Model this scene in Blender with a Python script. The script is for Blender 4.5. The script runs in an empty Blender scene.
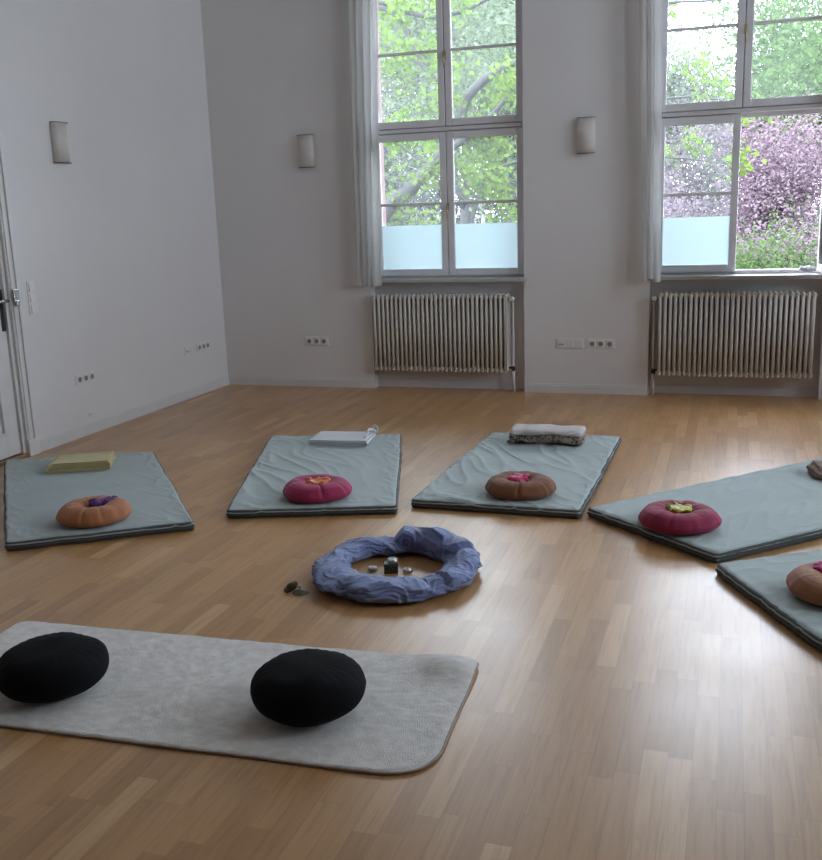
import bpy, bmesh, math, random
import numpy as np
from mathutils import Vector, Matrix, noise
PI = math.pi
sc = bpy.context.scene
C = sc.collection
random.seed(7)

# ------------------------------------------------------------------ materials
def newmat(name):
    m = bpy.data.materials.new(name); m.use_nodes = True
    nt = m.node_tree; nt.nodes.clear()
    out = nt.nodes.new('ShaderNodeOutputMaterial')
    return m, nt, out

def N(nt, typ, **kw):
    n = nt.nodes.new(typ)
    for k, v in kw.items():
        if k.startswith('i_'):
            n.inputs[k[2:].replace('_', ' ')].default_value = v
        else:
            setattr(n, k, v)
    return n

def ramp(nt, stops):
    r = nt.nodes.new('ShaderNodeValToRGB')
    e = r.color_ramp.elements
    while len(e) > 1: e.remove(e[-1])
    e[0].position, e[0].color = stops[0][0], (*stops[0][1], 1)
    for p, c in stops[1:]:
        x = e.new(p); x.color = (*c, 1)
    return r

def mat(name, col, rough=.6, var=.08, vscale=6, bump=0., bscale=40, metal=0., sheen=0., spec=.5, trans=0., detail=5, stretch=(1, 1, 1), bdist=.01):
    """base colour with soft variation, fine bump, optional translucency"""
    m, nt, out = newmat(name)
    p = N(nt, 'ShaderNodeBsdfPrincipled')
    p.inputs['Roughness'].default_value = rough
    p.inputs['Metallic'].default_value = metal
    p.inputs['Specular IOR Level'].default_value = spec
    if sheen:
        p.inputs['Sheen Weight'].default_value = sheen
        p.inputs['Sheen Roughness'].default_value = .5
    tc = N(nt, 'ShaderNodeTexCoord')
    mp = N(nt, 'ShaderNodeMapping'); mp.inputs['Scale'].default_value = stretch
    nt.links.new(tc.outputs['Object'], mp.inputs['Vector'])
    n1 = N(nt, 'ShaderNodeTexNoise'); n1.inputs['Scale'].default_value = vscale; n1.inputs['Detail'].default_value = detail
    nt.links.new(mp.outputs[0], n1.inputs['Vector'])
    a = tuple(max(0, c*(1-var)) for c in col); b = tuple(min(1, c*(1+var)) for c in col)
    r = ramp(nt, [(.3, a), (.7, b)])
    nt.links.new(n1.outputs['Fac'], r.inputs['Fac'])
    nt.links.new(r.outputs['Color'], p.inputs['Base Color'])
    if bump:
        n2 = N(nt, 'ShaderNodeTexNoise'); n2.inputs['Scale'].default_value = bscale; n2.inputs['Detail'].default_value = 4
        nt.links.new(mp.outputs[0], n2.inputs['Vector'])
        b = N(nt, 'ShaderNodeBump'); b.inputs['Strength'].default_value = bump; b.inputs['Distance'].default_value = bdist
        nt.links.new(n2.outputs['Fac'], b.inputs['Height'])
        nt.links.new(b.outputs['Normal'], p.inputs['Normal'])
    last = p.outputs[0]
    if trans:
        t = N(nt, 'ShaderNodeBsdfTranslucent')
        nt.links.new(r.outputs['Color'], t.inputs['Color'])
        mx = N(nt, 'ShaderNodeMixShader'); mx.inputs[0].default_value = trans
        nt.links.new(last, mx.inputs[1]); nt.links.new(t.outputs[0], mx.inputs[2]); last = mx.outputs[0]
    nt.links.new(last, out.inputs['Surface'])
    return m

def floor_mat():
    m, nt, out = newmat('oak_strip_parquet')
    L = nt.links.new
    def M(op, a, b=None, c=None):
        n = nt.nodes.new('ShaderNodeMath'); n.operation = op
        for i, v in enumerate((a, b, c)):
            if v is None: continue
            if isinstance(v, (int, float)): n.inputs[i].default_value = v
            else: L(v, n.inputs[i])
        return n.outputs[0]
    tc = N(nt, 'ShaderNodeTexCoord'); s = N(nt, 'ShaderNodeSeparateXYZ'); L(tc.outputs['Object'], s.inputs[0])
    W, LEN = .0665, .47
    xr = M('DIVIDE', s.outputs[0], W); row = M('FLOOR', xr)
    wn = N(nt, 'ShaderNodeTexWhiteNoise', noise_dimensions='1D'); L(row, wn.inputs['W'])
    wn2 = N(nt, 'ShaderNodeTexWhiteNoise', noise_dimensions='1D'); L(M('ADD', row, 71.3), wn2.inputs['W'])
    ln = M('MULTIPLY_ADD', wn2.outputs[0], .16, LEN-.08)
    yr = M('ADD', M('DIVIDE', s.outputs[1], ln), M('MULTIPLY', wn.outputs[0], 13.7)); pl = M('FLOOR', yr)
    cv = N(nt, 'ShaderNodeCombineXYZ'); L(row, cv.inputs[0]); L(pl, cv.inputs[1])
    pid = N(nt, 'ShaderNodeTexWhiteNoise', noise_dimensions='2D'); L(cv.outputs[0], pid.inputs['Vector'])
    base = ramp(nt, [(0, (.43, .228, .090)), (.3, (.475, .258, .105)), (.6, (.515, .288, .120)), (.93, (.555, .318, .138)), (1, (.63, .39, .19))])
    L(pid.outputs[0], base.inputs['Fac'])
    # grain
    mp = N(nt, 'ShaderNodeCombineXYZ')
    L(M('ADD', M('MULTIPLY', s.outputs[0], 60), M('MULTIPLY', pid.outputs[0], 37)), mp.inputs[0])
    L(M('MULTIPLY', s.outputs[1], 3.5), mp.inputs[1]); L(M('MULTIPLY', pid.outputs[0], 91), mp.inputs[2])
    g = N(nt, 'ShaderNodeTexNoise'); g.inputs['Scale'].default_value = 1; g.inputs['Detail'].default_value = 6; g.inputs['Roughness'].default_value = .65
    g.inputs['Distortion'].default_value = .6
    L(mp.outputs[0], g.inputs['Vector'])
    gr = ramp(nt, [(.32, (.80, .77, .73)), (.5, (.98, .97, .96)), (.72, (1.06, 1.06, 1.06))]); L(g.outputs['Fac'], gr.inputs['Fac'])
    mul = N(nt, 'ShaderNodeMix', data_type='RGBA', blend_type='MULTIPLY'); mul.inputs[0].default_value = 1
    L(base.outputs[0], mul.inputs[6]); L(gr.outputs[0], mul.inputs[7])
    # joints
    fx = M('FRACT', xr); fy = M('FRACT', yr)
    ex = M('MINIMUM', fx, M('SUBTRACT', 1, fx)); ey = M('MULTIPLY', M('MINIMUM', fy, M('SUBTRACT', 1, fy)), LEN/W)
    e = M('MINIMUM', ex, ey)
    jr = N(nt, 'ShaderNodeMapRange'); jr.inputs['From Min'].default_value = .0; jr.inputs['From Max'].default_value = .022
    jr.inputs['To Min'].default_value = .72; jr.inputs['To Max'].default_value = 1; L(e, jr.inputs['Value'])
    m2 = N(nt, 'ShaderNodeMix', data_type='RGBA', blend_type='MULTIPLY'); m2.inputs[0].default_value = 1
    L(mul.outputs[2], m2.inputs[6]); L(jr.outputs[0], m2.inputs[7])
    p = N(nt, 'ShaderNodeBsdfPrincipled'); L(m2.outputs[2], p.inputs['Base Color'])
    w = N(nt, 'ShaderNodeTexNoise'); w.inputs['Scale'].default_value = 2.2; w.inputs['Detail'].default_value = 6; L(tc.outputs['Object'], w.inputs['Vector'])
    rr = N(nt, 'ShaderNodeMapRange'); rr.inputs['To Min'].default_value = .27; rr.inputs['To Max'].default_value = .42
    rr.inputs['From Min'].default_value = .1; rr.inputs['From Max'].default_value = .9
    L(w.outputs['Fac'], rr.inputs['Value']); L(rr.outputs[0], p.inputs['Roughness'])
    p.inputs['Specular IOR Level'].default_value = .5; p.inputs['Coat Weight'].default_value = .32; p.inputs['Coat Roughness'].default_value = .33; p.inputs['Coat IOR'].default_value = 1.5
    b = N(nt, 'ShaderNodeBump'); b.inputs['Strength'].default_value = .12; b.inputs['Distance'].default_value = .002
    L(M('ADD', jr.outputs[0], M('MULTIPLY', pid.outputs[0], .12)), b.inputs['Height']); L(b.outputs['Normal'], p.inputs['Normal'])
    L(p.outputs[0], out.inputs['Surface'])
    return m

def glass_mat():
    m, nt, out = newmat('window_glass')
    t = N(nt, 'ShaderNodeBsdfTransparent'); t.inputs[0].default_value = (.93, .96, .95, 1)
    g = N(nt, 'ShaderNodeBsdfGlossy'); g.inputs['Roughness'].default_value = .02
    d = N(nt, 'ShaderNodeBsdfTranslucent'); d.inputs[0].default_value = (.93, .97, 1, 1)
    fr = N(nt, 'ShaderNodeFresnel'); fr.inputs['IOR'].default_value = 1.45
    a = N(nt, 'ShaderNodeMixShader'); b = N(nt, 'ShaderNodeMixShader'); b.inputs[0].default_value = HAZE
    nt.links.new(fr.outputs[0], a.inputs[0]); nt.links.new(t.outputs[0], a.inputs[1]); nt.links.new(g.outputs[0], a.inputs[2])
    nt.links.new(a.outputs[0], b.inputs[1]); nt.links.new(d.outputs[0], b.inputs[2]); nt.links.new(b.outputs[0], out.inputs[0])
    return m

def film_mat():
    m, nt, out = newmat('frosted_film')
    d = N(nt, 'ShaderNodeBsdfTranslucent'); d.inputs[0].default_value = (.83, .91, .945, 1)
    p = N(nt, 'ShaderNodeBsdfPrincipled'); p.inputs['Base Color'].default_value = (.55, .68, .75, 1); p.inputs['Roughness'].default_value = .4
    a = N(nt, 'ShaderNodeMixShader'); a.inputs[0].default_value = .10
    nt.links.new(d.outputs[0], a.inputs[1]); nt.links.new(p.outputs[0], a.inputs[2]); nt.links.new(a.outputs[0], out.inputs[0])
    return m

def sheer_mat():
    m, nt, out = newmat('sheer_curtain_voile')
    t = N(nt, 'ShaderNodeBsdfTransparent')
    d = N(nt, 'ShaderNodeBsdfTranslucent'); d.inputs[0].default_value = (.62, .61, .60, 1)
    p = N(nt, 'ShaderNodeBsdfDiffuse'); p.inputs[0].default_value = (.86, .85, .84, 1)
    a = N(nt, 'ShaderNodeMixShader'); a.inputs[0].default_value = .5
    b = N(nt, 'ShaderNodeMixShader'); b.inputs[0].default_value = .82
    nt.links.new(d.outputs[0], a.inputs[1]); nt.links.new(p.outputs[0], a.inputs[2])
    nt.links.new(t.outputs[0], b.inputs[1]); nt.links.new(a.outputs[0], b.inputs[2]); nt.links.new(b.outputs[0], out.inputs[0])
    return m

def spot_mat():
    m, nt, out = newmat('brown_spotted_plush')
    tc = N(nt, 'ShaderNodeTexCoord')
    v = N(nt, 'ShaderNodeTexVoronoi'); v.inputs['Scale'].default_value = 62
    nt.links.new(tc.outputs['Object'], v.inputs['Vector'])
    r = ramp(nt, [(.18, (.06, .038, .028)), (.36, (.12, .08, .06)), (.46, (.33, .26, .205)), (.8, (.40, .33, .27))])
    nt.links.new(v.outputs['Distance'], r.inputs['Fac'])
    p = N(nt, 'ShaderNodeBsdfPrincipled'); p.inputs['Roughness'].default_value = .9
    nt.links.new(r.outputs[0], p.inputs['Base Color'])
    nt.links.new(p.outputs[0], out.inputs[0])
    return m

def box_mat():
    m, nt, out = newmat('dark_patterned_card')
    tc = N(nt, 'ShaderNodeTexCoord')
    v = N(nt, 'ShaderNodeTexVoronoi'); v.inputs['Scale'].default_value = 120; v.feature = 'DISTANCE_TO_EDGE'
    nt.links.new(tc.outputs['Object'], v.inputs['Vector'])
    r = ramp(nt, [(.02, (.16, .16, .14)), (.06, (.02, .024, .02)), (.5, (.012, .015, .012))])
    nt.links.new(v.outputs['Distance'], r.inputs['Fac'])
    p = N(nt, 'ShaderNodeBsdfPrincipled'); p.inputs['Roughness'].default_value = .45
    nt.links.new(r.outputs[0], p.inputs['Base Color']); nt.links.new(p.outputs[0], out.inputs[0])
    return m

def leaf_mat(name, cols, trans=.45, scale=3.0):
    m, nt, out = newmat(name)
    tc = N(nt, 'ShaderNodeTexCoord')
    n = N(nt, 'ShaderNodeTexNoise'); n.inputs['Scale'].default_value = scale; n.inputs['Detail'].default_value = 8; n.inputs['Roughness'].default_value = .8
    nt.links.new(tc.outputs['Object'], n.inputs['Vector'])
    k = len(cols); r = ramp(nt, [(.34+.32*i/(k-1), c) for i, c in enumerate(cols)])
    nt.links.new(n.outputs['Fac'], r.inputs['Fac'])
    d = N(nt, 'ShaderNodeBsdfDiffuse'); t = N(nt, 'ShaderNodeBsdfTranslucent')
    nt.links.new(r.outputs[0], d.inputs[0]); nt.links.new(r.outputs[0], t.inputs[0])
    a = N(nt, 'ShaderNodeMixShader'); a.inputs[0].default_value = trans
    nt.links.new(d.outputs[0], a.inputs[1]); nt.links.new(t.outputs[0], a.inputs[2]); nt.links.new(a.outputs[0], out.inputs[0])
    return m

def wall_mat():
    m, nt, out = newmat('off_white_wall_paint')
    tc = N(nt, 'ShaderNodeTexCoord')
    n = N(nt, 'ShaderNodeTexNoise'); n.inputs['Scale'].default_value = 1.1; n.inputs['Detail'].default_value = 5
    nt.links.new(tc.outputs['Object'], n.inputs['Vector'])
    r = ramp(nt, [(.3, (.705, .687, .685)), (.7, (.74, .724, .724))]); nt.links.new(n.outputs['Fac'], r.inputs['Fac'])
    p = N(nt, 'ShaderNodeBsdfPrincipled'); p.inputs['Roughness'].default_value = .75; p.inputs['Specular IOR Level'].default_value = .25
    nt.links.new(r.outputs[0], p.inputs['Base Color'])
    n2 = N(nt, 'ShaderNodeTexNoise'); n2.inputs['Scale'].default_value = 55; n2.inputs['Detail'].default_value = 6
    n3 = N(nt, 'ShaderNodeTexNoise'); n3.inputs['Scale'].default_value = 5; n3.inputs['Detail'].default_value = 2
    nt.links.new(tc.outputs['Object'], n2.inputs['Vector']); nt.links.new(tc.outputs['Object'], n3.inputs['Vector'])
    b = N(nt, 'ShaderNodeBump'); b.inputs['Strength'].default_value = .35; b.inputs['Distance'].default_value = .003
    b2 = N(nt, 'ShaderNodeBump'); b2.inputs['Strength'].default_value = .3; b2.inputs['Distance'].default_value = .01
    nt.links.new(n2.outputs['Fac'], b.inputs['Height']); nt.links.new(n3.outputs['Fac'], b2.inputs['Height'])
    nt.links.new(b2.outputs['Normal'], b.inputs['Normal']); nt.links.new(b.outputs['Normal'], p.inputs['Normal'])
    nt.links.new(p.outputs[0], out.inputs[0])
    return m

def ground_mat():
    m, nt, out = newmat('grass_and_leaf_litter')
    tc = N(nt, 'ShaderNodeTexCoord')
    n = N(nt, 'ShaderNodeTexNoise'); n.inputs['Scale'].default_value = 1.3; n.inputs['Detail'].default_value = 10; n.inputs['Roughness'].default_value = .75
    nt.links.new(tc.outputs['Object'], n.inputs['Vector'])
    r = ramp(nt, [(.36, (.05, .075, .035)), (.48, (.07, .10, .045)), (.56, (.09, .085, .07)), (.68, (.10, .095, .08))])
    nt.links.new(n.outputs['Fac'], r.inputs['Fac'])
    p = N(nt, 'ShaderNodeBsdfPrincipled'); p.inputs['Roughness'].default_value = .95
    nt.links.new(r.outputs[0], p.inputs['Base Color']); nt.links.new(p.outputs[0], out.inputs[0])
    return m

HAZE = .029  # veiling haze mixed into the panes to wash out the view
MT = dict(
    wall=wall_mat(), floor=floor_mat(), glass=glass_mat(), film=film_mat(), sheer=sheer_mat(), spots=spot_mat(), card=box_mat(), ground=ground_mat(),
    dark_wall=mat('darkened_unseen_wall', (.16, .11, .08), .5, .2, 4, stretch=(6, 1, 1)),
    ceiling=mat('white_ceiling_paint', (.86, .86, .86), .85, .02),
    stucco=mat('pink_facade_render', (.20, .125, .12), .9, .12, 5, .4, 40),
    wood_white=mat('white_gloss_joinery_paint', (.70, .69, .685), .42, .04, 8, .1, 30, bdist=.002),
    frame=mat('white_window_paint', (.74, .73, .75), .4, .05, 8, .1, 30, bdist=.002),
    sill=mat('light_stone_sill', (.44, .43, .42), .35, .05, 15),
    skirting=mat('skirting_paint', (.66, .645, .64), .5, .03, 6),
    radiator=mat('cream_radiator_enamel', (.60, .56, .515), .45, .05, 7),
    plastic=mat('white_plastic', (.72, .71, .69), .35, .02),
    hole=mat('dark_socket_recess', (.22, .21, .20), .6, .05),
    dmetal=mat('dark_bronze_plate', (.045, .04, .038), .4, .1, 20, metal=.7),
    chrome=mat('satin_chrome', (.62, .62, .62), .25, .03, metal=1),
    brass=mat('brass_window_handle', (.55, .45, .28), .3, .05, metal=.9),
    bronze=mat('cast_bronze', (.07, .05, .03), .33, .25, 30, metal=.9),
    bronze_l=mat('worn_light_bronze', (.20, .18, .12), .4, .2, 30, metal=.75),
    alu=mat('tealight_aluminium', (.7, .7, .72), .3, .05, metal=.9),
    wax=mat('white_wax', (.86, .84, .80), .5, .02, trans=.3),
    wick=mat('charred_wick', (.03, .03, .03), .9),
    shade=mat('off_white_lamp_shade', (.82, .775, .74), .55, .04, 10, trans=.3),
    shade_rim=mat('dark_lamp_rim', (.12, .105, .095), .5),
    threshold=mat('oak_threshold', (.33, .19, .10), .45, .2, 8, stretch=(8, 1, 1)),
    cover=mat('grey_green_mattress_cover', (.37, .43, .42), .85, .05, 5, .25, 160, sheen=.1, bdist=.001),
    band=mat('dark_mattress_side', (.085, .095, .095), .9, .1, 8, .3, 120),
    terracotta=mat('terracotta_velour', (.40, .155, .065), .8, .15, 14, .3, 60, sheen=.12, bdist=.003),
    rust=mat('rust_brown_velour', (.19, .066, .025), .8, .16, 14, .3, 60, sheen=.12, bdist=.003),
    tan=mat('tan_velour', (.33, .14, .07), .8, .15, 14, .3, 60, sheen=.12, bdist=.003),
    magenta=mat('magenta_velour', (.34, .016, .085), .8, .18, 14, .3, 60, sheen=.12, bdist=.003),
    berry=mat('berry_velour', (.26, .010, .055), .8, .18, 14, .3, 60, sheen=.12, bdist=.003),
    purple=mat('purple_satin', (.10, .03, .18), .38, .3, 25, .3, 60),
    orange=mat('orange_satin', (.62, .17, .06), .4, .3, 25, .3, 60),
    pink=mat('crimson_pink_satin', (.55, .03, .14), .4, .3, 25, .3, 60),
    olive=mat('chartreuse_satin', (.42, .40, .04), .38, .3, 25, .3, 60),
    violet=mat('bright_magenta_satin', (.55, .04, .25), .4, .2, 25, .3, 60),
    thread=mat('dark_stitch_thread', (.04, .02, .02), .9),
    black=mat('black_cotton', (.004, .004, .0055), .9, .3, 9, .25, 260, sheen=.0, spec=.2, bdist=.002),
    wool=mat('cream_wool_pile', (.84, .805, .765), .97, .10, 30, 1.0, 330, sheen=.2, spec=.1, detail=8, bdist=.004),
    wool_edge=mat('rug_binding', (.40, .35, .31), .9, .08, 30, .5, 100),
    yellow=mat('olive_yellow_fleece', (.50, .42, .19), .9, .08, 12, .4, 120, sheen=.2, bdist=.003),
    whitecloth=mat('white_cotton_cloth', (.64, .65, .68), .85, .04, 9, .3, 140, bdist=.002),
    fleece=mat('pale_fleece', (.60, .555, .54), .95, .08, 30, .9, 140, sheen=.2, bdist=.006),
    dblanket=mat('brown_wool_blanket', (.27, .19, .155), .95, .15, 20, .6, 120),
    scarf=mat('blue_silk_chiffon', (.215, .27, .50), .62, .18, 7, .35, 50, sheen=.3, trans=.18, stretch=(1, 1, 1), bdist=.004),
    bark=mat('grey_bark', (.045, .044, .045), .9, .25, 6, .6, 30),
    birch=mat('pale_birch_bark', (.5, .5, .5), .8, .25, 5, .3, 20),
    leaf=leaf_mat('spring_maple_leaf', [(0.065, 0.111, 0.023), (0.111, 0.176, 0.036), (0.172, 0.237, 0.069)]),
    leaf_pale=leaf_mat('pale_young_leaf', [(0.086, 0.113, 0.070), (0.126, 0.157, 0.100), (0.160, 0.184, 0.140)]),
    leaf_grey=leaf_mat('grey_green_twig_leaf', [(0.084, 0.086, 0.084), (0.113, 0.120, 0.111), (0.140, 0.150, 0.126)]),
    leaf_mid=leaf_mat('fresh_green_leaf', [(0.041, 0.073, 0.026), (0.073, 0.120, 0.043), (0.107, 0.160, 0.073)]),
    plum=leaf_mat('purple_plum_leaf', [(0.106, 0.084, 0.096), (0.174, 0.130, 0.152), (0.235, 0.185, 0.211)], .4),
)

# ------------------------------------------------------------------ mesh tools
class MB:
    def __init__(s): s.v = []; s.f = []; s.m = []
    def add(s, vs, fs, mi=0):
        o = len(s.v); s.v += [tuple(v) for v in vs]; s.f += [tuple(i+o for i in f) for f in fs]; s.m += [mi]*len(fs); return s
    def box(s, a, b, mi=0, bev=0.):
        x0, y0, z0 = [min(p, q) for p, q in zip(a, b)]; x1, y1, z1 = [max(p, q) for p, q in zip(a, b)]
        if bev <= 0:
            s.add([(x0,y0,z0),(x1,y0,z0),(x1,y1,z0),(x0,y1,z0),(x0,y0,z1),(x1,y0,z1),(x1,y1,z1),(x0,y1,z1)],
                  [(0,3,2,1),(4,5,6,7),(0,1,5,4),(1,2,6,5),(2,3,7,6),(3,0,4,7)], mi)
        else:
            bm = bmesh.new(); bmesh.ops.create_cube(bm, size=1)
            for v in bm.verts: v.co = Vector(((x0+x1)/2+v.co.x*(x1-x0), (y0+y1)/2+v.co.y*(y1-y0), (z0+z1)/2+v.co.z*(z1-z0)))
            bmesh.ops.bevel(bm, geom=bm.edges[:], offset=min(bev, .45*min(x1-x0, y1-y0, z1-z0)), segments=2, affect='EDGES', profile=.5)
            s.frombm(bm, mi)
        return s
    def frombm(s, bm, mi=0):
        bm.verts.index_update(); s.add([v.co[:] for v in bm.verts], [[v.index for v in f.verts] for f in bm.faces], mi); bm.free(); return s
    def tube(s, pts, r, n=8, mi=0, cap=True):
        pts = [Vector(p) for p in pts]; k = len(pts)
        if isinstance(r, (int, float)): r = [r]*k
        T = [(pts[min(i+1, k-1)]-pts[max(i-1, 0)]).normalized() for i in range(k)]
        up = Vector((0, 0, 1)) if abs(T[0].z) < .9 else Vector((1, 0, 0))
        u = T[0].cross(up).normalized(); vs = []; fs = []
        for i in range(k):
            u = (u-T[i]*u.dot(T[i])).normalized(); w = T[i].cross(u)
            for j in range(n):
                a = 2*PI*j/n; vs.append(pts[i]+(u*math.cos(a)+w*math.sin(a))*r[i])
        for i in range(k-1):
            for j in range(n):
                fs.append((i*n+j, i*n+(j+1) % n, (i+1)*n+(j+1) % n, (i+1)*n+j))
        if cap: fs += [tuple(range(n))[::-1], tuple((k-1)*n+j for j in range(n))]
        return s.add(vs, fs, mi)
    def lathe(s, prof, n=32, c=(0, 0, 0), mi=0):
        vs = []; fs = []; k = len(prof)
        for r, z in prof:
            for j in range(n):
                a = 2*PI*j/n; vs.append((c[0]+r*math.cos(a), c[1]+r*math.sin(a), c[2]+z))
        for i in range(k-1):
            for j in range(n): fs.append((i*n+j, i*n+(j+1) % n, (i+1)*n+(j+1) % n, (i+1)*n+j))
        fs += [tuple(range(n))[::-1], tuple((k-1)*n+j for j in range(n))]
        return s.add(vs, fs, mi)
    def xf(s, M):
        s.v = [tuple(M @ Vector(v)) for v in s.v]; return s
    def build(s, name, mats, parent=None, smooth=False, loc=None, rot=None):
        me = bpy.data.meshes.new(name); me.from_pydata(s.v, [], s.f)
        if not isinstance(mats, (list, tuple)): mats = [mats]
        for m in mats: me.materials.append(m)
        if len(mats) > 1: me.polygons.foreach_set('material_index', s.m)
        if smooth: me.polygons.foreach_set('use_smooth', [True]*len(me.polygons))
        me.validate(); me.update()
        o = bpy.data.objects.new(name, me); C.objects.link(o)
        if parent: o.parent = parent
        if loc: o.location = loc
        if rot is not None: o.rotation_euler = (0, 0, rot)
        return o

def tag(o, label, cat, group=None):
    o['label'] = label; o['category'] = cat
    if group: o['group'] = group
    return o
def empty(name, loc, rz=0.):
    o = bpy.data.objects.new(name, None); C.objects.link(o); o.empty_display_size = .1
    o.location = loc; o.rotation_euler = (0, 0, rz); return o
def thing(name, loc, rz, label, cat, group=None): return tag(empty(name, loc, rz), label, cat, group)
def struct(o, label=None):
    o['kind'] = 'structure'
    if label: o['label'] = label
    return o
def copy_tree(o, parent=None):
    c = o.copy(); C.objects.link(c); c.parent = parent
    for ch in list(o.children): copy_tree(ch, c)
    return c
def nz(x, y, z=0.): return noise.noise(Vector((x, y, z)))
def fold(x, y, z=0., p=4): return (1-abs(nz(x, y, z)))**p

# ------------------------------------------------------------------ room shell
RX, RY, H = 8.0, -9.8, 4.05
WINS = [(1.466, 2.814, 1.465, 2.815), (3.835, 5.112, 3.829, 5.117), (6.20, 7.45, 6.175, 7.475)]
WZ0, WZ1 = .958, 3.46
struct(MB().box((-.2, RY-.2, -.12), (RX+.2, .45, 0)).build('floor', MT['floor']))
struct(MB().box((-.2, RY-.2, H), (RX+.2, .45, H+.15)).build('ceiling', MT['ceiling']))
# back wall: plain inner leaf and coloured outer leaf, with openings and shallow niches under the sills
b = MB(); xs = 0.
def solid(x0, x1, z0, z1, y0=0., y1=.2):
    b.box((x0, y0, z0), (x1, y1, z1), 0)
for i, (a, c, na, nc) in enumerate(WINS):
    solid(xs, na, 0, H); xs = nc
    solid(na, nc, 0, WZ0-.035, .10, .2)                        # back of the niche
    solid(na, a, WZ0-.035, H); solid(c, nc, WZ0-.035, H)
    solid(a, c, WZ1, H)
    b.box((a, .17, WZ0-.035), (c, .2, WZ0-.01), 0)
solid(xs, RX, 0, H)
xo = -.2
for i, (a, c, na, nc) in enumerate(WINS):
    b.box((xo, .2, -1.6), (a, .45, H+.4), 1); xo = c
    b.box((a, .2, -1.6), (c, .45, WZ0-.04), 1); b.box((a, .2, WZ1), (c, .45, H+.4), 1)
b.box((xo, .2, -1.6), (RX+.2, .45, H+.4), 1)
struct(b.build('wall_back', [MT['wall'], MT['stucco']]))
# left wall with door opening
D0, D1, DH = -2.795, -3.715, 2.12
b = MB(); b.box((-.2, 0.2, 0), (0, D0, H)); b.box((-.2, D0, DH), (0, D1, H)); b.box((-.2, D1, 0), (0, RY, H)); b.box((-.24, D0+.1, 0), (-.2, D1-.1, DH+.1))  # last box is an unseen panel behind the door, added to block leaking daylight
struct(b.build('wall_left', MT['wall']))
# right wall with tall unseen windows, added to light the room from the side
RW = [(-1.1, -2.4), (-3.3, -4.6)]
b = MB(); ys = 0.2
for a, c in RW:
    b.box((RX, ys, 0), (RX+.2, a, H)); b.box((RX, a, 0), (RX+.2, c, WZ0-.01)); b.box((RX, a, WZ1), (RX+.2, c, H)); ys = c
b.box((RX, ys, 0), (RX+.2, RY, H))
struct(b.build('wall_right', MT['wall']))
struct(MB().box((-.2, RY-.2, 0), (RX+.2, RY, H)).build('wall_front', MT['dark_wall']))  # unseen wall, coloured dark to cut light bouncing from behind the camera

# skirting
def skirt(b, p, q, n):
    (x0, y0), (x1, y1) = p, q
    t = .016; ex, ey = n[0]*t, n[1]*t
    b.box((x0, y0, 0), (x1+ex, y1+ey, .062)); b.box((x0, y0, .062), (x1+ex*.55, y1+ey*.55, .075))
b = MB(); xs = 0.
for a, c, na, nc in WINS:
    skirt(b, (xs, 0), (na, 0), (0, -1)); skirt(b, (na, .10), (nc, .10), (0, -1)); xs = nc
skirt(b, (xs, 0), (RX, 0), (0, -1)); struct(b.build('baseboard_back', MT['skirting']))
b = MB(); skirt(b, (0, 0), (0, -2.70), (1, 0)); skirt(b, (0, -3.81), (0, RY), (1, 0)); struct(b.build('baseboard_left', MT['skirting']))

# ------------------------------------------------------------------ windows
def glazed(b_list, x0, x1, z0, z1): pass
def make_sash(parent, x0, x1, z0, z1, ml=.055, mr=.055, mb=.06, mtop=.055, mz=None, film=None, name='sash'):
    """x0..x1, z0..z1 outer size of the leaf, local y 0 = room face"""
    s = MB()
    for a, c in (((x0, 0, z0), (x0+ml, .045, z1)), ((x1-mr, 0, z0), (x1, .045, z1)), ((x0+ml, 0, z0), (x1-mr, .045, z0+mb)), ((x0+ml, 0, z1-mtop), (x1-mr, .045, z1))):
        s.box(a, c, 0, .005)
    if mz: s.box((x0+ml-.003, .006, mz-.011), (x1-mr+.003, .038, mz+.011), 0, .004)
    o = s.build(name, MT['frame'], parent)
    MB().box((x0+ml-.004, .020, z0+mb-.004), (x1-mr+.004, .024, z1-mtop+.004)).build('glass', MT['glass'], o)
    if film: MB().box((x0+ml-.002, .0165, z0+mb-.002), (x1-mr+.002, .0178, film)).build('frosted_film', MT['film'], o)
    return o
def handle(parent, x, z):
    h = MB(); h.box((x-.013, -.008, z-.035), (x+.013, 0, z+.035), 0, .003)
    h.tube([(x, -.006, z), (x, -.035, z)], .008, 8)
    h.tube([(x, -.035, z+.008), (x, -.038, z-.04), (x, -.034, z-.10)], [.009, .008, .006], 8)
    return h.build('handle', MT['brass'], parent, True)
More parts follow.
